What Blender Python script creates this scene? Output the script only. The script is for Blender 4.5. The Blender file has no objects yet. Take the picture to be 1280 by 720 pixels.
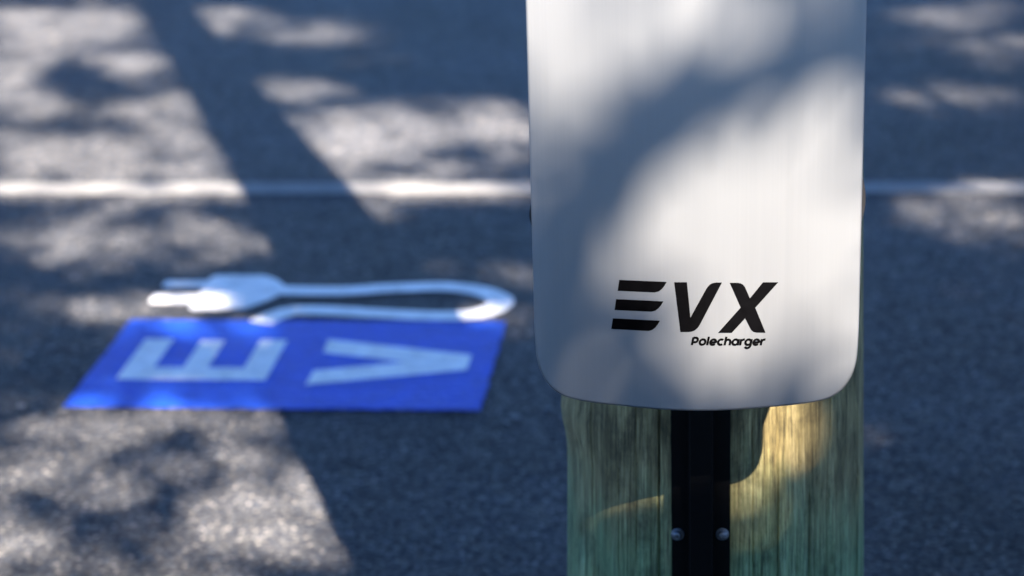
import bpy, bmesh, math, random
import numpy as np
from mathutils import Vector, Matrix

scene = bpy.context.scene
PI = math.pi

# ------------------------------------------------------------------ camera
CAM_H = 1.35
pitch, roll = 0.32517, 0.0303
fw = Vector((0, math.cos(pitch), -math.sin(pitch)))
rt0 = Vector((1, 0, 0)); up0 = rt0.cross(fw)
rt = rt0 * math.cos(roll) - up0 * math.sin(roll)
up = rt0 * math.sin(roll) + up0 * math.cos(roll)
cam_data = bpy.data.cameras.new('camera')
cam_data.sensor_width = 36.0
cam_data.lens = 2724 / 1280 * 36.0
cam_data.clip_start = 0.05
cam_data.clip_end = 2000
cam_data.dof.use_dof = True
cam_data.dof.focus_distance = 1.985
cam_data.dof.aperture_fstop = 4.4
cam_data.dof.aperture_blades = 0
cam = bpy.data.objects.new('camera', cam_data)
M = Matrix((rt, up, -fw)).transposed().to_4x4()
M.translation = Vector((0, 0, CAM_H))
cam.matrix_world = M
scene.collection.objects.link(cam)
scene.camera = cam

# ------------------------------------------------------------------ sky and sun
SUN_EL = math.radians(38.5)
SUN_AZ = math.atan(0.275)            # to the right of straight behind the camera
S = Vector((math.sin(SUN_AZ) * math.cos(SUN_EL), -math.cos(SUN_AZ) * math.cos(SUN_EL), math.sin(SUN_EL)))
world = bpy.data.worlds.new('World')
scene.world = world
world.use_nodes = True
wn = world.node_tree.nodes; wl = world.node_tree.links
wn.clear()
sky = wn.new('ShaderNodeTexSky')
sky.sky_type = 'NISHITA'
sky.sun_disc = False
sky.sun_elevation = SUN_EL
sky.sun_rotation = math.atan2(S.x, S.y)
sky.air_density = 0.8
sky.dust_density = 0.0
sky.ozone_density = 10.0
sky.altitude = 2000.0
bg = wn.new('ShaderNodeBackground')
bg.inputs['Strength'].default_value = 0.05
wo = wn.new('ShaderNodeOutputWorld')
wl.new(sky.outputs[0], bg.inputs[0]); wl.new(bg.outputs[0], wo.inputs[0])

sun_d = bpy.data.lights.new('sun', 'SUN')
sun_d.energy = 5.0
sun_d.angle = math.radians(0.53)
sun_d.color = (1.0, 0.87, 0.72)
sun = bpy.data.objects.new('sun', sun_d)
sun.rotation_euler = S.to_track_quat('Z', 'Y').to_euler()
sun.location = S * 30
scene.collection.objects.link(sun)

scene.view_settings.view_transform = 'Standard'
scene.view_settings.look = 'None'
scene.view_settings.exposure = 3.3
scene.view_settings.gamma = 1.0
scene.view_settings.use_curve_mapping = False
scene.render.engine = 'CYCLES'
scene.cycles.max_bounces = 6
scene.cycles.use_denoising = True

# ------------------------------------------------------------------ helpers
C = scene.collection
random.seed(11)
rng = np.random.default_rng(7)

def tag(o, label=None, cat=None, group=None, kind=None):
    for k, v in (('label', label), ('category', cat), ('group', group), ('kind', kind)):
        if v: o[k] = v
    return o

def link_mesh(name, verts, faces, mat, parent=None, smooth=False):
    me = bpy.data.meshes.new(name)
    me.from_pydata([tuple(v) for v in verts], [], faces)
    me.update()
    if smooth:
        for p in me.polygons: p.use_smooth = True
    me.materials.append(mat)
    o = bpy.data.objects.new(name, me)
    C.objects.link(o)
    if parent: o.parent = parent
    return o

def link_bm(name, bm, mat, parent=None, smooth=False):
    me = bpy.data.meshes.new(name)
    bmesh.ops.recalc_face_normals(bm, faces=bm.faces)
    bm.to_mesh(me); bm.free()
    if smooth:
        for p in me.polygons: p.use_smooth = True
    me.materials.append(mat)
    o = bpy.data.objects.new(name, me)
    C.objects.link(o)
    if parent: o.parent = parent
    return o

def empty(name, loc, rz=0.0):
    o = bpy.data.objects.new(name, None)
    o.location = loc; o.rotation_euler = (0, 0, rz)
    o.empty_display_size = 0.1
    C.objects.link(o)
    return o

def prism(bm, pts, depth_vec, to3):
    """extrude a 2D outline; to3 maps (u, v) to a 3D point, depth_vec is the extrusion"""
    d = Vector(depth_vec)
    a = [bm.verts.new(to3(*p)) for p in pts]
    b = [bm.verts.new(Vector(to3(*p)) + d) for p in pts]
    bm.faces.new(a); bm.faces.new(list(reversed(b)))
    n = len(pts)
    for i in range(n):
        bm.faces.new((a[i], b[i], b[(i + 1) % n], a[(i + 1) % n]))

def add_box(bm, x0, x1, y0, y1, z0, z1, bevel=0.0):
    r = bmesh.ops.create_cube(bm, size=1.0)
    vs = r['verts']
    for v in vs:
        v.co = Vector((x0 + (v.co.x + .5) * (x1 - x0), y0 + (v.co.y + .5) * (y1 - y0), z0 + (v.co.z + .5) * (z1 - z0)))
    if bevel:
        es = list({e for v in vs for e in v.link_edges})
        bmesh.ops.bevel(bm, geom=es, offset=bevel, segments=2, affect='EDGES', profile=.6)

def tube(path, radii, n=8):
    """verts, faces of a tapering tube along a path"""
    vs, fs = [], []
    m = len(path)
    for i, p in enumerate(path):
        t = (path[min(i + 1, m - 1)] - path[max(i - 1, 0)]).normalized()
        a = t.orthogonal().normalized() if i == 0 else (a - t * a.dot(t)).normalized()
        b = t.cross(a)
        for k in range(n):
            ang = 2 * PI * k / n
            vs.append(p + (a * math.cos(ang) + b * math.sin(ang)) * radii[i])
    for i in range(m - 1):
        for k in range(n):
            fs.append((i * n + k, i * n + (k + 1) % n, (i + 1) * n + (k + 1) % n, (i + 1) * n + k))
    fs.append(tuple(reversed(range(n)))); fs.append(tuple(range((m - 1) * n, m * n)))
    return vs, fs

# ------------------------------------------------------------------ materials
class Mat:
    def __init__(self, name):
        self.m = bpy.data.materials.new(name); self.m.use_nodes = True
        self.n = self.m.node_tree.nodes; self.l = self.m.node_tree.links
        self.b = self.n['Principled BSDF']
    def node(self, t, **kw):
        n = self.n.new(t)
        for k, v in kw.items():
            if hasattr(n, k) and k not in n.inputs: setattr(n, k, v)
            else: n.inputs[k].default_value = v
        return n
    def set(self, **kw):
        for k, v in kw.items(): self.b.inputs[k.replace('_', ' ')].default_value = v
        return self
    def link(self, a, b): self.l.new(a, b)
    def coords(self, scale=(1, 1, 1), kind='Object'):
        tc = self.n.new('ShaderNodeTexCoord'); mp = self.n.new('ShaderNodeMapping')
        mp.inputs['Scale'].default_value = scale
        self.l.new(tc.outputs[kind], mp.inputs[0])
        return mp.outputs[0]
    def noise(self, vec, scale, detail=4, rough=.55, dist=0.0):
        n = self.node('ShaderNodeTexNoise', Scale=scale, Detail=detail, Roughness=rough, Distortion=dist)
        self.l.new(vec, n.inputs['Vector']); return n.outputs['Fac']
    def voronoi(self, vec, scale, feature='F1', out='Distance'):
        n = self.n.new('ShaderNodeTexVoronoi'); n.feature = feature
        n.inputs['Scale'].default_value = scale
        self.l.new(vec, n.inputs['Vector']); return n.outputs[out]
    def ramp(self, fac, stops):
        r = self.n.new('ShaderNodeValToRGB'); e = r.color_ramp.elements
        while len(e) < len(stops): e.new(.5)
        for i, (p, c) in enumerate(stops):
            e[i].position = p; e[i].color = (*c, 1) if len(c) == 3 else c
        self.l.new(fac, r.inputs[0]); return r.outputs[0]
    def mix(self, fac, a, b, mode='MIX'):
        x = self.n.new('ShaderNodeMix'); x.data_type = 'RGBA'; x.blend_type = mode
        for s, v in ((x.inputs[0], fac), (x.inputs[6], a), (x.inputs[7], b)):
            if hasattr(v, 'links'): self.l.new(v, s)
            else: s.default_value = v if not isinstance(v, tuple) else (*v, 1)
        return x.outputs[2]
    def math(self, op, a, b=None):
        x = self.n.new('ShaderNodeMath'); x.operation = op
        for s, v in zip(x.inputs, (a, b)):
            if v is None: continue
            if hasattr(v, 'links'): self.l.new(v, s)
            else: s.default_value = v
        return x.outputs[0]
    def bump(self, height, strength=.5, dist=.002, normal=None):
        x = self.n.new('ShaderNodeBump')
        x.inputs['Strength'].default_value = strength; x.inputs['Distance'].default_value = dist
        self.l.new(height, x.inputs['Height'])
        if normal: self.l.new(normal, x.inputs['Normal'])
        self.l.new(x.outputs[0], self.b.inputs['Normal']); return x.outputs[0]
    def color(self, c): self.l.new(c, self.b.inputs['Base Color'])
    def roughness(self, r): self.l.new(r, self.b.inputs['Roughness'])

def grey(v): return (v, v, v)

def mat_asphalt():
    a = Mat('asphalt')
    v = a.coords()
    cells = a.voronoi(v, 145, out='Color')
    sep = a.n.new('ShaderNodeSeparateColor'); a.link(cells, sep.inputs[0])
    stone = a.ramp(sep.outputs[0], [(0, (.025, .027, .033)), (.35, (.038, .040, .0465)), (.7, (.058, .0585, .061)), (.92, (.090, .0885, .087)), (1, (.19, .18, .175))])
    d = a.voronoi(v, 145)
    gap = a.ramp(d, [(.35, grey(0)), (.75, grey(1))])
    col = a.mix(gap, stone, (.021, .023, .029))
    patch = a.noise(v, 1.3, 5, .6)
    tint = a.ramp(patch, [(.28, grey(.62)), (.5, grey(1.0)), (.72, grey(1.3))])
    col = a.mix(1.0, col, tint, 'MULTIPLY')
    fine = a.ramp(a.noise(v, 16, 3), [(.3, grey(.75)), (.7, grey(1.2))])
    col = a.mix(1.0, col, fine, 'MULTIPLY')
    a.color(col)
    r = a.ramp(sep.outputs[1], [(0, grey(.42)), (.5, grey(.6)), (1, grey(.8))])
    a.roughness(r)
    tilt = a.noise(v, 60, 2)
    hgt = a.math('ADD', a.math('MULTIPLY', a.math('SUBTRACT', 1.0, d), .7), a.math('MULTIPLY', tilt, .8))
    hgt = a.math('ADD', hgt, a.math('MULTIPLY', a.noise(v, 9, 3), .8))
    a.bump(hgt, .7, .005)
    a.set(Specular_IOR_Level=.08, Diffuse_Roughness=1.0)
    return a.m

def mat_paint(name, col, wear=.5, rough=.42):
    a = Mat(name)
    v = a.coords(kind='Object')
    c1 = tuple(x * .66 for x in col)
    base = a.mix(a.ramp(a.noise(v, 22, 6, .8), [(.35, grey(0)), (.65, grey(1))]), c1, col)
    w = a.ramp(a.noise(v, 95, 4, .75), [(.60 + .1 * (1 - wear), grey(0)), (.72 + .1 * (1 - wear), grey(1))])
    a.color(a.mix(w, base, (.06, .06, .065)))
    d = a.voronoi(v, 105)
    a.bump(a.math('ADD', d, a.noise(v, 60, 3)), .45, .004)
    a.set(Roughness=rough, Specular_IOR_Level=.15)
    return a.m

def mat_panel():
    a = Mat('brushed_aluminium')
    v = a.coords((1, 1, .012))
    streak = a.noise(v, 420, 4, .7)
    broad = a.noise(a.coords((1, 1, .06)), 16, 3, .5)
    s = a.math('ADD', a.math('MULTIPLY', streak, .45), a.math('MULTIPLY', broad, .55))
    a.color(a.ramp(s, [(.3, (.265, .278, .297)), (.7, (.292, .306, .326))]))
    a.roughness(a.ramp(s, [(.3, grey(.455)), (.7, grey(.475))]))
    a.bump(streak, .03, .0003)
    a.set(Metallic=.9, Specular_IOR_Level=.2)
    return a.m

def mat_simple(name, col, rough=.5, metal=0.0, nscale=40, amt=.25, bump=0.0, spec=.5):
    a = Mat(name); v = a.coords()
    lo = tuple(c * (1 - amt) for c in col); hi = tuple(min(1, c * (1 + amt)) for c in col)
    n = a.noise(v, nscale, 4, .6)
    a.color(a.mix(a.ramp(n, [(.3, grey(0)), (.7, grey(1))]), lo, hi))
    a.set(Roughness=rough, Metallic=metal, Specular_IOR_Level=spec)
    if bump: a.bump(n, .5, bump)
    return a.m

def mat_wood():
    a = Mat('treated_timber')
    fibre = a.noise(a.coords((1, 1, .011)), 640, 4, .8)
    grain = a.noise(a.coords((1, 1, .016)), 230, 6, .75)
    mid = a.noise(a.coords((1, 1, .05)), 42, 6, .7, .2)
    patch = a.noise(a.coords((1, 1, .45)), 9, 5, .6, .3)
    f = a.math('ADD', a.math('MULTIPLY', grain, .55), a.math('MULTIPLY', mid, .45))
    brown = a.ramp(f, [(.35, (.085, .064, .026)), (.5, (.235, .188, .082)), (.64, (.42, .345, .17))])
    green = a.ramp(f, [(.35, (.055, .092, .040)), (.5, (.135, .215, .098)), (.64, (.27, .37, .20))])
    tc = a.n.new('ShaderNodeTexCoord'); sx = a.n.new('ShaderNodeSeparateXYZ')
    a.link(tc.outputs['Object'], sx.inputs[0])
    # preservative stain, strongest towards the ground, broken up along the grain
    rise = a.math('MULTIPLY', a.math('SUBTRACT', .275, sx.outputs['Z']), 2.2)
    stain = a.math('ADD', a.math('ADD', a.math('MULTIPLY', patch, .7), a.math('MULTIPLY', mid, .3)), rise)
    col = a.mix(a.ramp(stain, [(.36, grey(0)), (.66, grey(.9))]), brown, green)
    # darker weathered blotches
    blot = a.ramp(a.noise(a.coords((1, 1, .6)), 17, 6, .7, .4), [(.46, grey(1)), (.64, grey(.38))])
    col = a.mix(1.0, col, blot, 'MULTIPLY')
    lines = a.ramp(fibre, [(.38, grey(.16)), (.44, grey(.8)), (.55, grey(1.0)), (.64, grey(1.5))])
    col = a.mix(1.0, col, lines, 'MULTIPLY')
    a.color(col)
    a.roughness(a.ramp(mid, [(.2, grey(.55)), (.8, grey(.8))]))
    a.bump(a.math('ADD', a.math('MULTIPLY', fibre, .8), grain), .7, .0022)
    a.set(Specular_IOR_Level=.25)
    return a.m

ASPHALT = mat_asphalt()
WHITE = mat_paint('white_road_paint', (.90, .90, .89), .45)
WORN = mat_paint('worn_white_line_paint', (.195, .195, .195), .75, .6)
BLUE = mat_paint('blue_road_paint', (.013, .082, .60), .75, .5)
PANEL = mat_panel()
EDGE = mat_simple('cut_aluminium_edge', (.55, .57, .60), .35, .9, 200, .15)
HOUSING = mat_simple('dark_housing', (.022, .022, .025), .45, 0, 60, .3)
BLACK = mat_simple('black_print', (.0011, .0011, .0014), .6, 0, 80, .3, 0, .01)
RAIL = mat_simple('black_powder_coat', (.0008, .0008, .001), .5, 0, 300, .4, .0003, .09)
STEEL = mat_simple('galvanised_steel', (.16, .17, .19), .5, .9, 300, .4, .0006)
WOOD = mat_wood()
BARK = mat_simple('bark', (.17, .13, .10), .85, 0, 18, .45, .01)
CONCRETE = mat_simple('concrete', (.33, .32, .30), .8, 0, 25, .2, .002)
PATH = mat_simple('footpath_asphalt', (.06, .06, .058), .9, 0, 30, .3, .004, .1)

def mat_leaf():
    a = Mat('leaf'); v = a.coords()
    a.color(a.ramp(a.noise(v, 3, 3), [(.3, (.035, .065, .022)), (.7, (.075, .115, .040))]))
    a.set(Roughness=.45)
    a.b.inputs['Transmission Weight'].default_value = 0
    return a.m
LEAF = mat_leaf()

# ------------------------------------------------------------------ the ground
PSI = -0.10526                                     # the road runs 6 degrees off the camera's left-right axis
UX = Vector((math.cos(PSI), math.sin(PSI), 0)); UY = Vector((-math.sin(PSI), math.cos(PSI), 0))

def road_pt(u, v, z=0.0, o=Vector((-0.7668, 3.4437, 0))):
    """road frame: u along the kerb, v across the road, from the near left corner of the blue panel"""
    return o + UX * u + UY * v + Vector((0, 0, z))

KERB_V = -1.105                                    # kerb face
def sheet(name, u0, u1, v0, v1, z, mat, nu=1, nv=1):
    vs = [road_pt(u0 + (u1 - u0) * i / nu, v0 + (v1 - v0) * j / nv, z) for j in range(nv + 1) for i in range(nu + 1)]
    fs = [(j * (nu + 1) + i, j * (nu + 1) + i + 1, (j + 1) * (nu + 1) + i + 1, (j + 1) * (nu + 1) + i) for j in range(nv) for i in range(nu)]
    return link_mesh(name, vs, fs, mat)

road = tag(sheet('asphalt_road', -400, 400, KERB_V - .2, 600, 0.0, ASPHALT), kind='structure')
verge = tag(sheet('footpath', -400, 400, -400, KERB_V - .12, 0.118, PATH), kind='structure')
bm = bmesh.new()                                   # mortar bed, with the precast kerb stones as pieces on it
add_box(bm, -9.7, 9.7, KERB_V - .117, KERB_V - .003, -.06, .10)
for v in bm.verts: v.co = road_pt(v.co.x, v.co.y, v.co.z)
kerb = tag(link_bm('kerb', bm, CONCRETE), kind='structure')
bm = bmesh.new()
add_box(bm, .004, 1.196, KERB_V - .12, KERB_V, -.05, .125, .012)
for v in bm.verts: v.co = road_pt(v.co.x, v.co.y, v.co.z)
stone = link_bm('kerb_stone', bm, CONCRETE, kerb)
for k in range(-8, 8):
    c = stone.copy() if k else stone
    if k: C.objects.link(c); c.parent = kerb
    c.location = UX * 1.2 * k

# ------------------------------------------------------------------ painted markings
def flat(name, pts, z, t, mat, parent):
    bm = bmesh.new()
    prism(bm, pts, (0, 0, t), lambda a, b: Vector((a, b, z)))
    return link_bm(name, bm, mat, parent)

def ribbon(path, w, z, t, name, mat, parent, closed_caps=True):
    """flat band of even width along a 2D path"""
    n = len(path); L, R = [], []
    for i in range(n):
        p = Vector(path[i]); d = (Vector(path[min(i + 1, n - 1)]) - Vector(path[max(i - 1, 0)])).normalized()
        nn = Vector((-d.y, d.x)) * w / 2
        L.append(p + nn); R.append(p - nn)
    vs = []
    for zz in (z, z + t):
        vs += [(p.x, p.y, zz) for p in L] + [(p.x, p.y, zz) for p in R]
    m = 2 * n; fs = []
    for i in range(n - 1):
        fs.append((m + i, m + i + 1, m + n + i + 1, m + n + i)[::-1])
        fs.append((i, i + 1, m + i + 1, m + i)); fs.append((n + i, m + n + i, m + n + i + 1, n + i + 1))
        fs.append((i, i + 1, n + i + 1, n + i))
    fs.append((0, n, m + n, m)); fs.append((n - 1, m + n - 1, m + 2 * n - 1, 2 * n - 1))
    bmx = bmesh.new()
    bv = [bmx.verts.new(v) for v in vs]
    for f in fs: bmx.faces.new([bv[i] for i in f])
    return link_bm(name, bmx, mat, parent)

def catmull(pts, k=6):
    out = []
    P = [Vector(p) for p in pts]
    for i in range(len(P) - 1):
        p0 = P[max(i - 1, 0)]; p1 = P[i]; p2 = P[i + 1]; p3 = P[min(i + 2, len(P) - 1)]
        for j in range(k):
            t = j / k
            out.append(.5 * ((2 * p1) + (p2 - p0) * t + (2 * p0 - 5 * p1 + 4 * p2 - p3) * t * t + (3 * p1 - p0 - 3 * p2 + p3) * t ** 3))
    out.append(P[-1]); return out

def roughened(pts, amp, step=.012):
    out = []
    n = len(pts)
    for i in range(n):
        a = Vector(pts[i]); b = Vector(pts[(i + 1) % n]); L = (b - a).length
        k = max(1, int(L / step)); nn = Vector((-(b - a).y, (b - a).x)).normalized()
        for j in range(k):
            out.append(tuple(a.lerp(b, j / k) + nn * (random.uniform(-amp, amp) if j else 0)))
    return out

line = empty('painted_line', road_pt(0, 1.333), PSI)
tag(line, 'long white painted line running straight across the asphalt behind the plug marking', 'road marking')
flat('stripe', roughened([(-14, -.046), (14, -.046), (14, .046), (-14, .046)], .004, .04), .001, .001, WORN, line)

sign = empty('ev_marking', road_pt(0, 0), PSI)
tag(sign, 'blue painted rectangle with white letters EV on the asphalt', 'road marking')
flat('panel', roughened([(0, 0), (.712, 0), (.712, .4385), (0, .4385)], .0022), .001, .001, BLUE, sign)
flat('letter', [(.057, .128), (.322, .128), (.322, .33), (.272, .33), (.272, .187), (.207, .187), (.207, .325), (.163, .325), (.163, .187), (.110, .187), (.110, .333), (.057, .333)], .0022, .0006, WHITE, sign)['label'] = 'white letter E'
flat('letter', [(.397, .108), (.668, .186), (.668, .259), (.397, .335), (.399, .268), (.556, .2222), (.399, .176)], .0022, .0006, WHITE, sign)['label'] = 'white letter V'

plug = empty('plug_marking', road_pt(0, 0), PSI)
tag(plug, 'white painted power plug with a looping cord beyond the blue rectangle', 'road marking')
head = catmull([(.205, .705), (.238, .672), (.262, .614), (.238, .556), (.205, .508)], 4)
flat('plug_head', [(.106, .497), (.096, .509), (.096, .694), (.106, .706)] + [tuple(p) for p in head], .001, .001, WHITE, plug)
flat('prong', [(.014, .633), (.0955, .633), (.0955, .671), (.014, .671), (.0105, .664), (.0105, .640)], .001, .001, WHITE, plug)
flat('prong', [(.013, .536), (.0955, .536), (.0955, .590), (.013, .590), (.008, .580), (.008, .546)], .001, .001, WHITE, plug)
cord = catmull([(.2535, .6138), (.3313, .6098), (.3933, .6133), (.4517, .6265), (.5157, .6355), (.5734, .6385), (.6372, .618), (.678, .5804), (.6905, .5479), (.678, .506), (.6387, .4735), (.5655, .468), (.4774, .4790), (.3834, .4928), (.3367, .4968), (.2992, .4917), (.2699, .4617), (.2529, .4245)], 5)
ribbon(cord, .050, .0022, .0006, 'cord', WHITE, plug)

bm = bmesh.new()                                   # spatters of paint left round the marking
for (u, v, n_, sp) in ((-.068, .21, 9, .03), (-.065, .30, 10, .035), (-.107, .267, 8, .03), (.775, -.015, 9, .03), (.79, .12, 5, .05), (-.06, .02, 7, .05), (.5, -.05, 6, .12)):
    for i in range(n_):
        cu = u + random.gauss(0, sp); cv = v + random.gauss(0, sp)
        if -.005 < cu < .717 and -.005 < cv < .45: continue
        r = random.uniform(.002, .008); k = random.randint(6, 9)
        pts = [(cu + r * random.uniform(.6, 1.2) * math.cos(2 * PI * j / k), cv + r * random.uniform(.6, 1.2) * math.sin(2 * PI * j / k)) for j in range(k)]
        prism(bm, pts, (0, 0, .001), lambda a, b, i=i: road_pt(a, b, .0015 + i * .00013))
tag(link_bm('paint_flecks', bm, WORN), 'pale flecks of spilt paint on the asphalt round the blue rectangle', 'paint flecks', kind='stuff')

# ------------------------------------------------------------------ timber pole
POLE = Vector((0.2155, 2.20, 0.118))
pole = empty('timber_pole', POLE)
tag(pole, 'thick round green stained timber pole with drying cracks behind the charger', 'pole')
def pole_r(z):                                     # z above the ground outside
    return .1717 - .024 * z if z < 2.6 else .1093 - .0155 * (z - 2.6)
zs = [-.3, 0.0, .1] + [.2 + i * .012 for i in range(38)] + [.70, .8, .95, 1.1, 1.3, 1.6, 2.0, 2.4, 2.8, 3.4, 4.2, 5.0, 5.9]
NA = 1500
cracks = []                                        # (sin of the angle seen from the front, half width rad, depth, z0, z1)
for s_, w_, d_, a_, b_ in ((-.345, .0085, .026, -1, 9), (.405, .0060, .020, -1, 9), (.745, .006, .015, .47, 9), (.93, .006, .008, -1, .5), (-.62, .004, .006, .2, .45),
                           (-.80, .005, .005, .4, .8), (.60, .004, .005, -1, .42), (.24, .004, .003, .1, .5), (-.50, .0035, .003, .35, .7)):
    cracks.append((math.asin(s_) - .096, w_, d_, a_, b_))
for k in range(14):
    cracks.append((random.uniform(.6 * PI, 1.4 * PI), random.uniform(.004, .01), random.uniform(.004, .014), random.uniform(-1, 1), random.uniform(1.5, 5)))
ph = [random.uniform(0, 6.28) for _ in range(8)]
vs, fs = [], []
for z in zs:
    zw = z + .118
    R0 = pole_r(zw)
    for k in range(NA):
        a = 2 * PI * k / NA                        # 0 faces the viewer's side (-Y), growing towards +X
        r = R0 * (1 + .006 * math.sin(3 * a + ph[0] + .8 * z) + .004 * math.sin(7 * a + ph[1] - z) + .0025 * math.sin(19 * a + ph[2] + 2 * z) + .0015 * math.sin(41 * a + ph[3]))
        # low swelling on the left flank where a branch was trimmed
        da = (a + PI / 2 + PI) % (2 * PI) - PI
        lo = 1 / (1 + math.exp((zw - .455) / .008))
        r += .0045 * math.exp(-(da / .5) ** 2) * (math.exp(-((zw - .475) / .03) ** 2)) - .0032 * math.exp(-(da / .6) ** 2) * lo
        for (ca, cw, cd, c0, c1) in cracks:
            if not c0 < zw < c1: continue
            ww = ca + .006 * math.sin(5 * zw + ca * 9) + .003 * math.sin(17 * zw + ca * 5)
            dd = abs((a - ww + PI) % (2 * PI) - PI)
            if dd < cw: r -= cd * (1 - (dd / cw) ** 2)
        # knot on the right
        kd = math.hypot((a - math.asin(.93) + .096) * R0, (zw - .404))
        if kd < .02: r += .003 * math.exp(-(kd / .009) ** 2) - .010 * math.exp(-(kd / .0035) ** 2)
        vs.append((r * math.sin(a), -r * math.cos(a), z))
nz = len(zs)
for j in range(nz - 1):
    for k in range(NA):
        fs.append((j * NA + k, j * NA + (k + 1) % NA, (j + 1) * NA + (k + 1) % NA, (j + 1) * NA + k))
fs.append(tuple(range((nz - 1) * NA, nz * NA)))
link_mesh('shaft', vs, fs, WOOD, pole, True)

# ------------------------------------------------------------------ mounting rail and charger share one frame: x along the panel, y away from the viewer, z up
P0 = Vector((0.16339, 1.84, 0))
rail = empty('mounting_rail', P0, PSI)
tag(rail, 'black metal mounting rail bolted down the front of the timber pole', 'rail')
bm = bmesh.new()                                   # hat profile: two flanges on the timber and a raised channel
yb = .195                                          # front face of the flanges lies 6 mm nearer than this
prof = [(-.0279, yb + .02), (-.0279, yb - .006), (-.0112, yb - .006), (-.0092, yb - .0075), (-.0092, yb - .030), (-.0080, yb - .0315), (.0124, yb - .0315), (.0139, yb - .030), (.0139, yb - .0075), (.0156, yb - .006), (.0319, yb - .006), (.0319, yb + .02)]
prism(bm, prof, (0, 0, 1.30), lambda a, b: Vector((a, b, .20)))
link_bm('channel', bm, RAIL, rail)
def bolt(x, z):
    bm = bmesh.new()                               # washer ring
    n = 28; y0 = yb - .0062
    def ring(r, y): return [bm.verts.new((x + r * math.cos(2 * PI * k / n), y, z + r * math.sin(2 * PI * k / n))) for k in range(n)]
    rs = [ring(.0066, y0), ring(.0068, y0 - .0012), ring(.0060, y0 - .0018)]
    for a, b in zip(rs, rs[1:]):
        for k in range(n): bm.faces.new((a[k], a[(k + 1) % n], b[(k + 1) % n], b[k]))
    bm.faces.new(rs[-1])
    w = link_bm('bolt', bm, STEEL, rail, False)
    bm = bmesh.new()                               # domed head with a hexagonal socket
    rs = []
    for r, y in ((.0050, y0 - .0019), (.0049, y0 - .0034), (.0043, y0 - .0049), (.0033, y0 - .0058), (.0024, y0 - .0061)):
        rs.append(ring(r, y))
    hexr = []
    for k in range(n):
        ang = 2 * PI * k / n; m = (ang % (PI / 3)) - PI / 6
        r = .0019 * math.cos(PI / 6) / math.cos(m)
        hexr.append((r, ang))
    rs.append([bm.verts.new((x + r * math.cos(a), y0 - .0061, z + r * math.sin(a))) for r, a in hexr])
    rs.append([bm.verts.new((x + r * math.cos(a), y0 - .0035, z + r * math.sin(a))) for r, a in hexr])
    for a, b in zip(rs, rs[1:]):
        for k in range(n): bm.faces.new((a[k], a[(k + 1) % n], b[(k + 1) % n], b[k]))
    bm.faces.new(rs[-1])
    link_bm('bolt_head', bm, STEEL, w, False)
for x, z in ((-.0217, .3948), (.0239, .3956)): bolt(x, z)

chg = empty('pole_charger', P0, PSI)
tag(chg, 'tall silver electric car charger lettered EVX Polecharger, mounted on the timber pole', 'charger')
Z0, Z1 = .6062, 1.50                               # bottom and top of the cover
def bow(x): return .18 * x * x                     # the cover is slightly barrel shaped
def half_w(t): return .1455
edge = [(-.1455, .700), (-.1452, .676), (-.1439, .6560), (-.1397, .6405), (-.1316, .6278), (-.1202, .6198), (-.1055, .6155), (-.0868, .6125), (-.0650, .6102), (-.0431, .6081), (-.02, .6066), (0, .6062)]
edge = [(x, z - .072 * x * x) if z < .66 else (x, z) for x, z in edge]
low = edge + [(-x, z) for x, z in reversed(edge[:-1])]
mid_z = (Z0 + Z1) / 2
outline = low + [(.1455, .70 + i * (Z0 + Z1 - 1.4) / 40) for i in range(1, 40)] + [(x, 2 * mid_z - z) for x, z in reversed(low)] + [(-.1455, Z0 + Z1 - .70 - i * (Z0 + Z1 - 1.4) / 40) for i in range(1, 40)]
# smooth the outline
def close_catmull(pts, k=3):
    n = len(pts); P = [Vector(p) for p in pts]; out = []
    for i in range(n):
        p0, p1, p2, p3 = P[i - 1], P[i], P[(i + 1) % n], P[(i + 2) % n]
        kk = 1 if (p2 - p1).length > .2 else k
        for j in range(kk):
            t = j / kk
            out.append(.5 * ((2 * p1) + (p2 - p0) * t + (2 * p0 - 5 * p1 + 4 * p2 - p3) * t * t + (3 * p1 - p0 - 3 * p2 + p3) * t ** 3) if kk > 1 else p1)
    return out
OUT = close_catmull(outline)
def cover_mesh(name, off_in, y_shift, thick, mat, edge_mat, parent):
    """front sheet: a grid of columns between the lower and upper outline, with a rolled edge"""
    xs = sorted({round(p.x, 5) for p in OUT if p.y < mid_z})
    lowz = {round(p.x, 5): p.y for p in OUT if p.y < mid_z}
    cols = []
    N = 64
    xa = np.linspace(-.1455, .1455, N + 1)
    X = np.array(sorted(lowz)); Zl = np.array([lowz[x] for x in X])
    return X, Zl
# front sheet as concentric loops, so that the rim can roll back
loops = []
cx, cz = 0.0, mid_z
def inset_loop(d):
    n = len(OUT); r = []
    for i in range(n):
        t = (OUT[(i + 1) % n] - OUT[i - 1]).normalized()
        nn = Vector((-t.y, t.x))
        r.append(OUT[i] + nn * d)
    return r
bm = bmesh.new()
spec = [(.0, .0034), (.0, .0012), (.0004, .0005), (.0012, .0001), (.0024, .0)]
rings = []
for d, dy in spec:
    rings.append([bm.verts.new((p.x, bow(p.x) + dy, p.y)) for p in inset_loop(d)])
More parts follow.
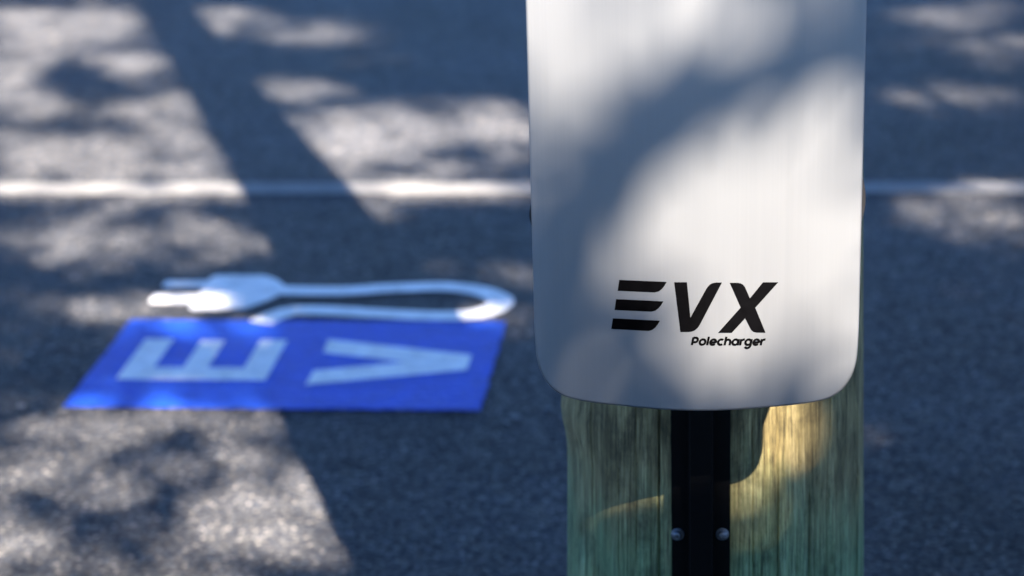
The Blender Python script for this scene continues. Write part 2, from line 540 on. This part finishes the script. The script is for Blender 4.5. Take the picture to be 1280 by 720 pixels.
# straight columns across the face: split by bisecting the filled face
face = bm.faces.new(rings[-1])
sidefaces = []
for a, b in zip(rings, rings[1:]):
    n = len(a)
    for k in range(n): sidefaces.append(bm.faces.new((a[k], a[(k + 1) % n], b[(k + 1) % n], b[k])))
for i in range(1, 48):
    x = -.1455 + .291 * i / 48
    geom = [f for f in bm.faces if f not in sidefaces] 
    gv = list({v for f in geom for v in f.verts}); ge = list({e for f in geom for e in f.edges})
    sidefaces_ok = set(sidefaces)
    bmesh.ops.bisect_plane(bm, geom=geom + ge + gv, dist=1e-6, plane_co=(x, 0, 0), plane_no=(1, 0, 0))
for v in bm.verts:
    pass
fronts = [f for f in bm.faces if abs(f.normal.y) > .5]
for v in {v for f in fronts for v in f.verts}:
    if abs(v.co.y - bow(v.co.x)) > .0035 or True:
        base = v.co.y - bow(v.co.x)
        if not (0 <= base <= .0035): v.co.y = bow(v.co.x)
cover = link_bm('front_cover', bm, PANEL, chg, True)

# housing behind the cover, set in a little from its edge
bm = bmesh.new()
ins = inset_loop(.010)
a = [bm.verts.new((p.x, bow(p.x) + .0035, p.y)) for p in ins]
b = [bm.verts.new((p.x * .93, .150, p.y)) for p in ins]
c_ = [bm.verts.new((p.x * .90, .1725, p.y * 1.0)) for p in inset_loop(.02)]
for r0, r1 in ((a, b), (b, c_)):
    n = len(r0)
    for k in range(n): bm.faces.new((r0[k], r0[(k + 1) % n], r1[(k + 1) % n], r1[k]))
bm.faces.new(a); bm.faces.new(c_)
link_bm('housing', bm, HOUSING, chg)
# socket covers bulging from both flanks
for sgn, zt, zb in ((1, .825, .752), (-1, .800, .752)):
    bm = bmesh.new()
    n = 14; R = []
    for i in range(n + 1):
        t = i / n
        R.append((sgn * (.132 + .0192 * math.sin(PI * min(1, .12 + t * .88)) ** .55), zt + (zb - zt) * t))
    f0 = [bm.verts.new((x, .045, z)) for x, z in R] ; f1 = [bm.verts.new((x, .105, z)) for x, z in R]
    g0 = [bm.verts.new((sgn * .125, .045, z)) for x, z in R]; g1 = [bm.verts.new((sgn * .125, .105, z)) for x, z in R]
    for i in range(n):
        for p, q in ((f0, f1), (g0, f0), (f1, g1), (g1, g0)):
            bm.faces.new((p[i], p[i + 1], q[i + 1], q[i]))
    bm.faces.new((f0[0], f1[0], g1[0], g0[0])); bm.faces.new((f0[-1], f1[-1], g1[-1], g0[-1]))
    so = link_bm('socket_cover', bm, HOUSING, chg)

# logo: printed film a few tenths of a millimetre thick, bent with the cover
def decal(name, polys, lift, parent, label=None):
    bm = bmesh.new()
    for j, pts in enumerate(polys):
        e = lift + j * .00004
        prism(bm, pts, (0, .0002, 0), lambda a, b: Vector((a, bow(a) - e - .0002, b)))
    o = link_bm(name, bm, BLACK, parent)
    if label: o['label'] = label
    return o
def rounded(pts, i0, i1): return pts
bars = [[(-.0677, .7316), (-.0254, .7301), (-.0272, .7268), (-.0296, .7236), (-.0325, .7212), (-.0363, .7201), (-.0693, .7213)],
        [(-.0708, .7134), (-.0284, .7117), (-.0304, .7083), (-.0328, .7052), (-.0356, .7029), (-.0394, .7018), (-.0724, .7030)],
        [(-.0740, .6951), (-.0317, .6933), (-.0335, .6900), (-.0359, .6868), (-.0386, .6845), (-.0422, .6834), (-.0756, .6849)]]
for k, b_ in enumerate(bars): decal('logo_bar', [b_], .0001, chg)
decal('logo_letter', [[(-.0187, .7298), (-.0074, .7299), (-.0044, .6964), (.0095, .7232), (.0112, .7258), (.0133, .7280), (.0156, .7292), (.0185, .7297), (.0237, .7297), (.0040, .6897), (.0022, .6868), (-.0003, .6845), (-.0028, .6833), (-.0058, .6828), (-.0134, .6827)]], .0001, chg, 'black letter V')
decal('logo_letter', [[(.0306, .7294), (.0378, .7294), (.0402, .7289), (.0424, .7276), (.0440, .7255), (.0485, .7148), (.0599, .7298), (.0734, .7298), (.0533, .7059), (.0626, .6822), (.0545, .6824), (.0518, .6831), (.0497, .6850), (.0444, .6959), (.0325, .6821), (.0202, .6820), (.0404, .7062)]], .0001, chg, 'black letter X')

# the word under the logo, drawn as pen strokes
def arc(cx, cy, r, a0, a1, n=14):
    return [(cx + r * math.cos(math.radians(a0 + (a1 - a0) * i / n)), cy + r * math.sin(math.radians(a0 + (a1 - a0) * i / n))) for i in range(n + 1)]
G = {   # x-height 0.56, cap height 0.72, ascender 0.76
    'P': (.62, [[(.08, 0), (.08, .70)], [(.08, .655), (.30, .655)] + arc(.30, .46, .195, 90, -90) + [(.08, .265)]]),
    'o': (.66, [arc(.32, .28, .235, 0, 360, 26)]),
    'l': (.25, [[(.11, 0), (.11, .76)]]),
    'e': (.66, [[(.10, .265), (.53, .265)] + arc(.32, .28, .235, 0, 318, 24)]),
    'c': (.60, [arc(.32, .28, .235, 48, 312, 22)]),
    'h': (.64, [[(.09, 0), (.09, .76)], [(.09, .25)] + arc(.305, .29, .21, 180, 0) + [(.515, 0)]]),
    'a': (.68, [arc(.31, .28, .235, 0, 360, 26), [(.555, 0), (.555, .56)]]),
    'r': (.42, [[(.09, 0), (.09, .56)], [(.09, .27)] + arc(.33, .27, .24, 180, 95, 8) + [(.40, .51)]]),
    'g': (.68, [arc(.31, .28, .235, 0, 360, 26), [(.555, .56), (.555, .0)] + arc(.32, .0, .235, 0, -150, 14)]),
}
def stroke_poly(path, w):
    n = len(path); L, R = [], []
    closed = (Vector(path[0]) - Vector(path[-1])).length < 1e-6
    for i in range(n):
        p = Vector(path[i])
        if closed and i in (0, n - 1): d = Vector(path[1]) - Vector(path[n - 2])
        else: d = Vector(path[min(i + 1, n - 1)]) - Vector(path[max(i - 1, 0)])
        d.normalize(); nn = Vector((-d.y, d.x)) * w / 2
        L.append(p + nn); R.append(p - nn)
    return L, R
word = 'Polecharger'
total = sum(G[ch][0] for ch in word)
WX0, WX1, WZ = -.0040, .0630, .6702
sc_ = (WX1 - WX0 - .0012) / total
bm = bmesh.new()
penx = 0.0; si = 0
for ch in word:
    adv, strokes = G[ch]
    for st in strokes:
        L, R = stroke_poly(st, .2)
        si += 1
        e = .0001 + .00003 * (si % 3)
        def T(p):
            x = WX0 + (penx + p.x + .20 * p.y) * sc_; z = WZ + p.y * sc_ * 1.04
            return Vector((x, bow(x) - e - .0002, z))
        l3 = [bm.verts.new(T(p)) for p in L]; r3 = [bm.verts.new(T(p)) for p in R]
        for i in range(len(l3) - 1): bm.faces.new((l3[i], l3[i + 1], r3[i + 1], r3[i]))
    penx += adv
for f in bm.faces:
    f.normal_update()
    if f.normal.y > 0: f.normal_flip()
me = bpy.data.meshes.new('word'); bm.to_mesh(me); bm.free(); me.materials.append(BLACK)
wd = bpy.data.objects.new('logo_word', me); C.objects.link(wd); wd.parent = chg
wd['label'] = 'small black word Polecharger'

# ------------------------------------------------------------------ street tree behind the viewer: its crown dapples the road
# openings and thick places of the crown, given where their light falls on the road:
# centre x y, two half axes, share of light let through, softness
GAPS = [
    (-0.607, 3.05, 0.333, -0.025, 0.061, -0.379, 0.423, 0.5), (-1.098, 5.462, 0.4, -0.049, 0.172, -0.964, 0.282, 0.5),
    (-1.388, 6.737, 0.288, -0.043, 0.076, -0.405, 0.94, 0.5), (-1.482, 7.032, 0.161, -0.025, 0.016, -0.082, 0.235, 0.5),
    (-1.349, 6.044, 0.151, -0.02, 0.079, -0.393, 0.893, 0.5), (-1.064, 6.107, 0.093, -0.013, 0.026, -0.168, 0.846, 0.5),
    (-0.975, 5.532, 0.127, -0.016, 0.019, -0.123, 0.799, 0.5), (-1.256, 5.637, 0.109, -0.014, 0.036, -0.181, 0.799, 0.5),
    (-1.195, 5.944, 0.096, -0.013, 0.04, -0.22, 0.094, 0.5), (-0.989, 5.067, 0.343, -0.039, 0.038, -0.224, 0.94, 0.5),
    (-0.793, 4.775, 0.277, -0.03, 0.015, -0.107, 0.893, 0.5), (-1.129, 4.811, 0.075, -0.008, 0.017, -0.081, 0.846, 0.5),
    (-0.986, 4.686, 0.077, -0.008, 0.014, -0.077, 0.0752, 0.5), (-0.773, 4.395, 0.291, -0.03, 0.028, -0.184, 0.5828, 0.5),
    (-0.965, 4.431, 0.09, -0.009, 0.024, -0.128, 0.846, 0.5), (-0.751, 4.538, 0.071, -0.007, 0.009, -0.061, 0.188, 0.5),
    (-0.632, 4.352, 0.102, -0.01, 0.014, -0.113, 0.658, 0.5), (-0.721, 3.948, 0.155, -0.014, 0.012, -0.076, 0.705, 0.5),
    (-0.624, 3.967, 0.078, -0.007, 0.009, -0.067, 0.893, 0.5), (-0.582, 3.817, 0.135, -0.012, 0.007, -0.053, 0.799, 0.5),
    (-0.541, 3.661, 0.058, -0.005, 0.008, -0.066, 0.094, 0.5), (-0.606, 3.472, 0.207, -0.017, 0.008, -0.053, 0.235, 0.5),
    (-0.63, 3.358, 0.255, -0.02, 0.013, -0.085, 0.752, 0.5), (-0.739, 3.167, 0.141, -0.011, 0.025, -0.128, 0.752, 0.5),
    (-0.555, 3.25, 0.104, -0.008, 0.008, -0.06, 0.235, 0.5), (-0.415, 2.964, 0.144, -0.01, 0.019, -0.172, 0.752, 0.5),
    (-0.706, 2.874, 0.129, -0.009, 0.022, -0.108, 0.799, 0.5), (-0.713, 3.028, 0.074, -0.005, 0.007, -0.036, 0.376, 0.5),
    (-0.55, 3.076, 0.062, -0.005, 0.007, -0.049, 0.517, 0.5), (-0.535, 2.889, 0.059, -0.004, 0.01, -0.068, 0.423, 0.5),
    (-0.439, 3.192, 0.077, -0.006, 0.009, -0.081, 0.564, 0.5), (-0.318, 3.104, 0.05, -0.004, 0.01, -0.124, 0.564, 0.5),
    (-0.398, 2.92, 0.083, -0.006, 0.011, -0.106, 0.846, 0.5), (-0.345, 2.734, 0.168, -0.011, 0.008, -0.087, 0.564, 0.5),
    (-0.658, 2.743, 0.135, -0.009, 0.014, -0.075, 0.658, 0.5), (-0.857, 5.433, 0.083, -0.01, 0.071, -0.511, 0.705, 0.5),
    (-1.195, 5.944, 0.096, -0.013, 0.04, -0.22, 0.094, 0.5), (-0.687, 4.386, 0.188, -0.019, 0.018, -0.137, 0.611, 0.5),
    (-0.576, 5.739, 0.126, -0.016, 0.012, -0.141, 0.799, 0.5), (-0.884, 6.711, 0.157, -0.024, 0.024, -0.201, 0.846, 0.5),
    (-0.579, 6.475, 0.195, -0.028, 0.015, -0.188, 0.564, 0.5), (-0.39, 6.097, 0.115, -0.016, 0.006, -0.105, 0.282, 0.5),
    (-0.358, 5.119, 0.234, -0.028, 0.022, -0.381, 0.893, 0.5), (-0.087, 5.218, 0.198, -0.024, 0.003, -0.331, 0.846, 0.5),
    (-0.124, 5.032, 0.096, -0.011, 0.001, -0.088, 0.235, 0.5), (-0.164, 4.706, 0.27, -0.03, 0.002, -0.085, 0.9118, 0.5),
    (-0.292, 4.568, 0.097, -0.01, 0.006, -0.123, 0.752, 0.5), (0.001, 4.129, 0.064, -0.006, -0.001, -0.077, 0.423, 0.5),
    (-0.159, 4.145, 0.056, -0.005, 0.002, -0.062, 0.282, 0.5), (-0.046, 3.854, 0.072, -0.007, 0, -0.054, 0.799, 0.5),
    (0.009, 3.764, 0.037, -0.003, -0.001, -0.061, 0.329, 0.5), (0.032, 4.05, 0.031, -0.003, -0.001, -0.069, 0.376, 0.5),
    (1.348, 6.401, 0.162, -0.024, -0.037, -0.184, 0.705, 0.5), (1.401, 5.951, 0.151, -0.021, -0.041, -0.18, 0.517, 0.5),
    (1.128, 5.421, 0.14, -0.018, -0.03, -0.152, 0.752, 0.5), (0.982, 4.433, 0.158, -0.017, -0.032, -0.152, 0.705, 0.5),
    (1.095, 4.593, 0.103, -0.011, -0.014, -0.062, 0.846, 0.5), (1.176, 6.056, 0.11, -0.016, -0.027, -0.145, 0.329, 0.5),
    (0.964, 4.191, 0.087, -0.009, -0.021, -0.095, 0.376, 0.5), (0.578, 3.221, 0.035, -0.003, -0.01, -0.059, 0.47, 0.5),
    (1.534, 6.542, 0.094, -0.014, -0.022, -0.096, 0.47, 0.5), (-0.106, 2.817, 0.181, -0.019, 0.08, -0.294, 0.3, 0.1),
    (-0.207, 3.021, 0.075, -0.009, 0.021, -0.08, 0.85, 0.5), (-0.273, 3.021, 0.059, -0.007, 0.039, -0.152, 1, 0.4),
    (-0.131, 3.009, 0.075, -0.009, 0.014, -0.05, 0.75, 0.5), (-0.064, 3.003, 0.061, -0.007, 0.013, -0.046, 0.6, 0.5),
    (-0.125, 2.741, 0.05, -0.005, 0.024, -0.091, 0.75, 0.5), (-0.078, 2.745, 0.056, -0.006, 0.022, -0.082, 0.85, 0.5),
    (-0.025, 2.868, 0.069, -0.008, 0.024, -0.083, 0.85, 0.5), (0.02, 2.735, 0.056, -0.006, 0.031, -0.108, 0.97, 0.4),
    (-0.072, 2.822, 0.087, -0.009, 0.03, -0.106, 1, 0.4), (0.032, 2.645, 0.046, -0.004, 0.015, -0.051, 0.82, 0.5),
    (-0.033, 2.633, 0.032, -0.003, 0.015, -0.056, 0.78, 0.5), (-0.226, 2.826, 0.027, -0.003, 0.014, -0.054, 0.08, 0.5),
    (-0.203, 2.866, 0.036, -0.004, 0.012, -0.046, 0, 0.5), (-0.174, 2.897, 0.04, -0.004, 0.009, -0.035, 0, 0.5),
    (-0.134, 2.924, 0.043, -0.005, 0.007, -0.026, 0.01, 0.5), (-0.099, 2.943, 0.034, -0.004, 0.005, -0.019, 0.1, 0.5),
    (-0.02, 2.975, 0.024, -0.003, 0.007, -0.024, 0.08, 0.5), (-0.055, 2.951, 0.034, -0.004, 0.004, -0.014, 0.35, 0.5),
    (-0.207, 2.749, 0.027, -0.003, 0.016, -0.064, 0.3, 0.5), (-0.16, 2.636, 0.047, -0.005, 0.012, -0.047, 0.15, 0.5),
    (-0.134, 2.67, 0.029, -0.003, 0.01, -0.037, 0.1, 0.5), (-0.042, 2.588, 0.143, -0.014, 0.004, -0.013, 0.38, 0.4),
    (0.012, 2.619, 0.021, -0.002, 0.011, -0.037, 0.35, 0.5), (0.115, 2.648, 0.047, -0.004, 0.015, -0.053, 0.97, 0.5),
    (0.097, 2.548, 0.024, -0.002, 0.012, -0.043, 0.35, 0.4), (-0.014, 2.547, 0.032, -0.003, 0.007, -0.027, 0.16, 0.4),
    (0.165, 2.552, 0.048, -0.004, 0.019, -0.065, 0.15, 0.4),
]

def light_through(px, py):
    """share of sunlight the crown lets through to road point (px, py)"""
    t = .5 + .5 * np.sin(px * 3.1 + 1.3 * np.sin(py * 1.7)) * np.sin(py * 2.3 + 1.1 * np.sin(px * 2.9))
    out = np.where((px < -2.3) | (px > 2.4) | (py < 2.0) | (py > 8.2), np.clip(t * 1.2 - .6, 0, .6), .003)
    left = 1 / (1 + np.exp((px + .35 + .27 * (py - 3.3)) / .10))
    out = np.maximum(out, np.where((px > -2.3) & (py > 2.0) & (py < 8.2), .05 * left, 0))
    for cx, cy, ax, ay, bx, by, val, soft in GAPS:
        det = ax * by - ay * bx
        dx, dy = px - cx, py - cy
        u = (dx * by - dy * bx) / det; v = (ax * dy - ay * dx) / det
        r = np.sqrt(u * u + v * v)
        s = np.clip((1 + soft - r) / (2 * soft), 0, 1); s = s * s * (3 - 2 * s)
        out = out * (1 - s) + val * s
    return out

tree = empty('street_tree', (3.6, -5.6, .118))
tag(tree, 'leafy street tree behind the viewer whose crown dapples the road', 'tree')
T0 = Vector((3.6, -5.6, .118))
def local(vs): return [v - T0 for v in vs]
trunk_path = [T0 + Vector((0, 0, -.2)), T0 + Vector((.02, .05, .5)), T0 + Vector((-.05, .15, 1.4)), T0 + Vector((-.16, .35, 2.4)), T0 + Vector((-.3, .6, 3.3)), T0 + Vector((-.5, .95, 4.1))]
tv, tf = tube(trunk_path, [.26, .21, .175, .16, .14, .12], 14)
link_mesh('trunk', local(tv), tf, BARK, tree, True)
fork = trunk_path[-1]
def limb(end, r0, r1, sag=.3, start=None):
    st = start or fork
    pts = []
    n = 9
    for i in range(n):
        t = i / (n - 1)
        p = st.lerp(end, t) + Vector((random.uniform(-.06, .06), random.uniform(-.06, .06), sag * math.sin(PI * t) * .5 + random.uniform(-.04, .04)))
        pts.append(p)
    pts[0] = st - (pts[1] - st) * .1
    v, f = tube(pts, [r0 + (r1 - r0) * i / (n - 1) for i in range(n)], 8)
    return link_mesh('limb', local(v), f, BARK, tree, True)
def over(gx, gy, t): return Vector((gx, gy, 0)) + S * t
for gx, gy, t in ((.9, 3.4, 8.2), (.5, 4.3, 8.6), (1.3, 5.2, 8.8), (.2, 6.0, 9.0), (1.6, 6.8, 9.2), (-.3, 7.6, 8.8), (1.8, 3.9, 8.0), (.8, 8.0, 9.2)):
    limb(over(gx, gy, t), .07, .018)
# the drooping branch that crosses the sun in front of the charger
bp = [over(.55, 3.75, 7.7), over(.20, 3.12, 7.2), over(-.02, 2.965, 7.0), over(-.106, 2.944, 6.95), over(-.18, 2.898, 6.9), over(-.229, 2.822, 6.9), over(-.27, 2.72, 6.9)]
v, f = tube(bp, [.045, .034, .022, .020, .018, .015, .010], 8)
link_mesh('limb', local(v), f, BARK, tree, True)
limb(over(.55, 3.75, 7.7), .07, .045)

def leaf_cloud(points, size):
    """one folded leaf (two triangles each side of the rib kept flat: 4 verts) per point"""
    n = len(points)
    d = rng.normal(size=(n, 3)); d[:, 2] -= .5; d /= np.linalg.norm(d, axis=1)[:, None]
    q = rng.normal(size=(n, 3)); q -= (q * d).sum(1)[:, None] * d; q /= np.linalg.norm(q, axis=1)[:, None]
    L = size * rng.uniform(.7, 1.3, n)[:, None]; W = L * rng.uniform(.17, .24, n)[:, None]
    nn = np.cross(d, q)
    c = points
    V = np.stack([c - d * L / 2, c - d * L * .05 + q * W + nn * W * .3, c + d * L / 2, c - d * L * .05 - q * W + nn * W * .3], 1).reshape(-1, 3)
    F = np.arange(n * 4).reshape(-1, 4)
    return V, F

pts = []
cell = .022
gx, gy = np.meshgrid(np.arange(-3.2, 3.4, cell), np.arange(-2.6, 9.4, cell / math.sin(SUN_EL)))
gx, gy = gx.ravel(), gy.ravel()
for layer in range(4):
    jx = gx + rng.uniform(-.5, .5, gx.size) * cell
    jy = gy + rng.uniform(-.5, .5, gx.size) * cell / math.sin(SUN_EL)
    T = light_through(jx, jy)
    # layers multiply: each lets through the fourth root of the whole
    keep = rng.uniform(size=gx.size) < np.clip(1 - np.maximum(T, 1e-4) ** .25, 0, 1) * 1.05
    jx, jy = jx[keep], jy[keep]
    t = 7.2 + .5 * np.sin(jx * 1.6 + .5) + .4 * np.sin(jy * 1.3) + 1.05 * np.clip(jy - 3.2, 0, 4.5) + layer * .35 + rng.uniform(-.35, .35, jx.size)
    pts.append(np.stack([jx + S.x * t, jy + S.y * t, S.z * t], 1))
# loose foliage that rounds the crown off on its far side
n = 9000
e = rng.normal(size=(n, 3)); e /= np.linalg.norm(e, axis=1)[:, None]; e *= rng.uniform(.55, 1, n)[:, None] ** .5
ex = np.stack([3.2 + e[:, 0] * 2.6, -5.3 + e[:, 1] * 2.4, 5.9 + e[:, 2] * 1.7], 1)
gX = ex[:, 0] - S.x / S.z * ex[:, 2]; gY = ex[:, 1] - S.y / S.z * ex[:, 2]
ok = (rng.uniform(size=n) > light_through(gX, gY) ** .5)
ex = ex[ok]
pts.append(ex)
P = np.concatenate(pts)
V, F = leaf_cloud(P, .095)
print('leaves', len(P))
me = bpy.data.meshes.new('crown')
me.vertices.add(len(V)); me.vertices.foreach_set('co', (V - np.array(T0)).astype(np.float32).ravel())
me.loops.add(F.size); me.loops.foreach_set('vertex_index', F.astype(np.int32).ravel())
me.polygons.add(len(F)); me.polygons.foreach_set('loop_start', np.arange(0, F.size, 4, dtype=np.int32))
me.update(calc_edges=True); me.validate()
me.materials.append(LEAF)
cr = bpy.data.objects.new('crown', me); C.objects.link(cr); cr.parent = tree
cr['kind'] = 'stuff'

# unseen second tree added further back, to shade the ground behind the viewer
T1 = Vector((1.2, -12.5, .118))
shade_tree = empty('street_tree', T1)
tag(shade_tree, 'second leafy tree, unseen, added further back behind the viewer to shade the ground', 'tree')
p2 = [T1 + Vector(v) for v in ((0, 0, -.2), (.03, .02, .6), (.1, -.05, 1.8), (.02, .1, 3.2), (-.15, .3, 4.6), (-.1, .5, 6.2))]
v, f = tube(p2, [.30, .24, .20, .17, .12, .04], 14)
link_mesh('trunk', [x - T1 for x in v], f, BARK, shade_tree, True)
for k in range(9):
    ang = k * 2.4; L = random.uniform(2.2, 3.2)
    st = p2[3].lerp(p2[5], (k % 4) / 4)
    path = [st + Vector((math.cos(ang) * L * t, math.sin(ang) * L * t, 1.5 * t ** .8 + random.uniform(-.06, .06))) for t in (0, .2, .4, .6, .8, 1)]
    v, f = tube(path, [.07, .06, .048, .036, .025, .012], 8)
    link_mesh('limb', [x - T1 for x in v], f, BARK, shade_tree, True)
cl = rng.normal(size=(170, 3)); cl /= np.linalg.norm(cl, axis=1)[:, None]; cl *= rng.uniform(.25, 1, 170)[:, None] ** .45
cl = cl * np.array([4.6, 4.4, 2.5]) + np.array(T1) + np.array([0, .3, 6.3])
P2 = (cl[:, None, :] + rng.normal(size=(170, 130, 3)) * np.array([.42, .42, .30])).reshape(-1, 3)
V2, F2 = leaf_cloud(P2, .15)
me = bpy.data.meshes.new('crown')
me.from_pydata((V2 - np.array(T1)).tolist(), [], F2.tolist()); me.update(); me.materials.append(LEAF)
cr2 = bpy.data.objects.new('crown', me); C.objects.link(cr2); cr2.parent = shade_tree; cr2['kind'] = 'stuff'

def copy_thing(src, loc, rz, sc, label):
    o = src.copy(); C.objects.link(o); o.location = loc; o.rotation_euler = (0, 0, rz); o.scale = (sc, sc, sc); o['label'] = label
    for ch in src.children:
        c = ch.copy(); C.objects.link(c); c.parent = o
    return o
for x, y, rz, sc, lab in ((10.5, -13.5, 1.1, 1.05, 'unseen leafy tree added behind the viewer to block low sky, first to the right of the second tree'),
                          (-8.5, -13.0, 2.3, .95, 'unseen leafy tree added behind the viewer to block low sky, first to the left of the second tree'),
                          (-17.5, -14.0, 4.0, 1.1, 'unseen leafy tree added to block low sky at the far left end of the row behind the viewer'),
                          (20.0, -14.5, 5.2, 1.0, 'unseen leafy tree added to block low sky at the far right end of the row behind the viewer'),
                          (6.0, -20.0, 3.1, 1.25, 'unseen tall leafy tree added to block low sky in the back row on the right behind the viewer'),
                          (-4.0, -20.0, .4, 1.2, 'unseen tall leafy tree added to block low sky in the back row on the left behind the viewer')):
    copy_thing(shade_tree, (x, y, .118), rz, sc, lab)  # copies added out of view to hide the bright horizon from the cover
for x, y, rz, sc, lab in ((-19.0, 17.5, .7, 1.25, 'unseen leafy tree added across the road to cut sky light, leftmost of the far row'),
                          (-11.0, 16.5, 1.9, 1.15, 'unseen leafy tree added across the road to cut sky light, second from the left of the far row'),
                          (-3.5, 17.0, 3.3, 1.3, 'unseen leafy tree added across the road to cut sky light, third from the left of the far row'),
                          (4.5, 16.5, 4.4, 1.2, 'unseen leafy tree added across the road to cut sky light, third from the right of the far row'),
                          (12.5, 17.5, 5.5, 1.3, 'unseen leafy tree added across the road to cut sky light, second from the right of the far row'),
                          (20.5, 17.0, 2.6, 1.2, 'unseen leafy tree added across the road to cut sky light, rightmost of the far row')):
    copy_thing(shade_tree, (x, y, 0), rz, sc, lab)  # far row added out of view, darkens the shade by blocking low sky
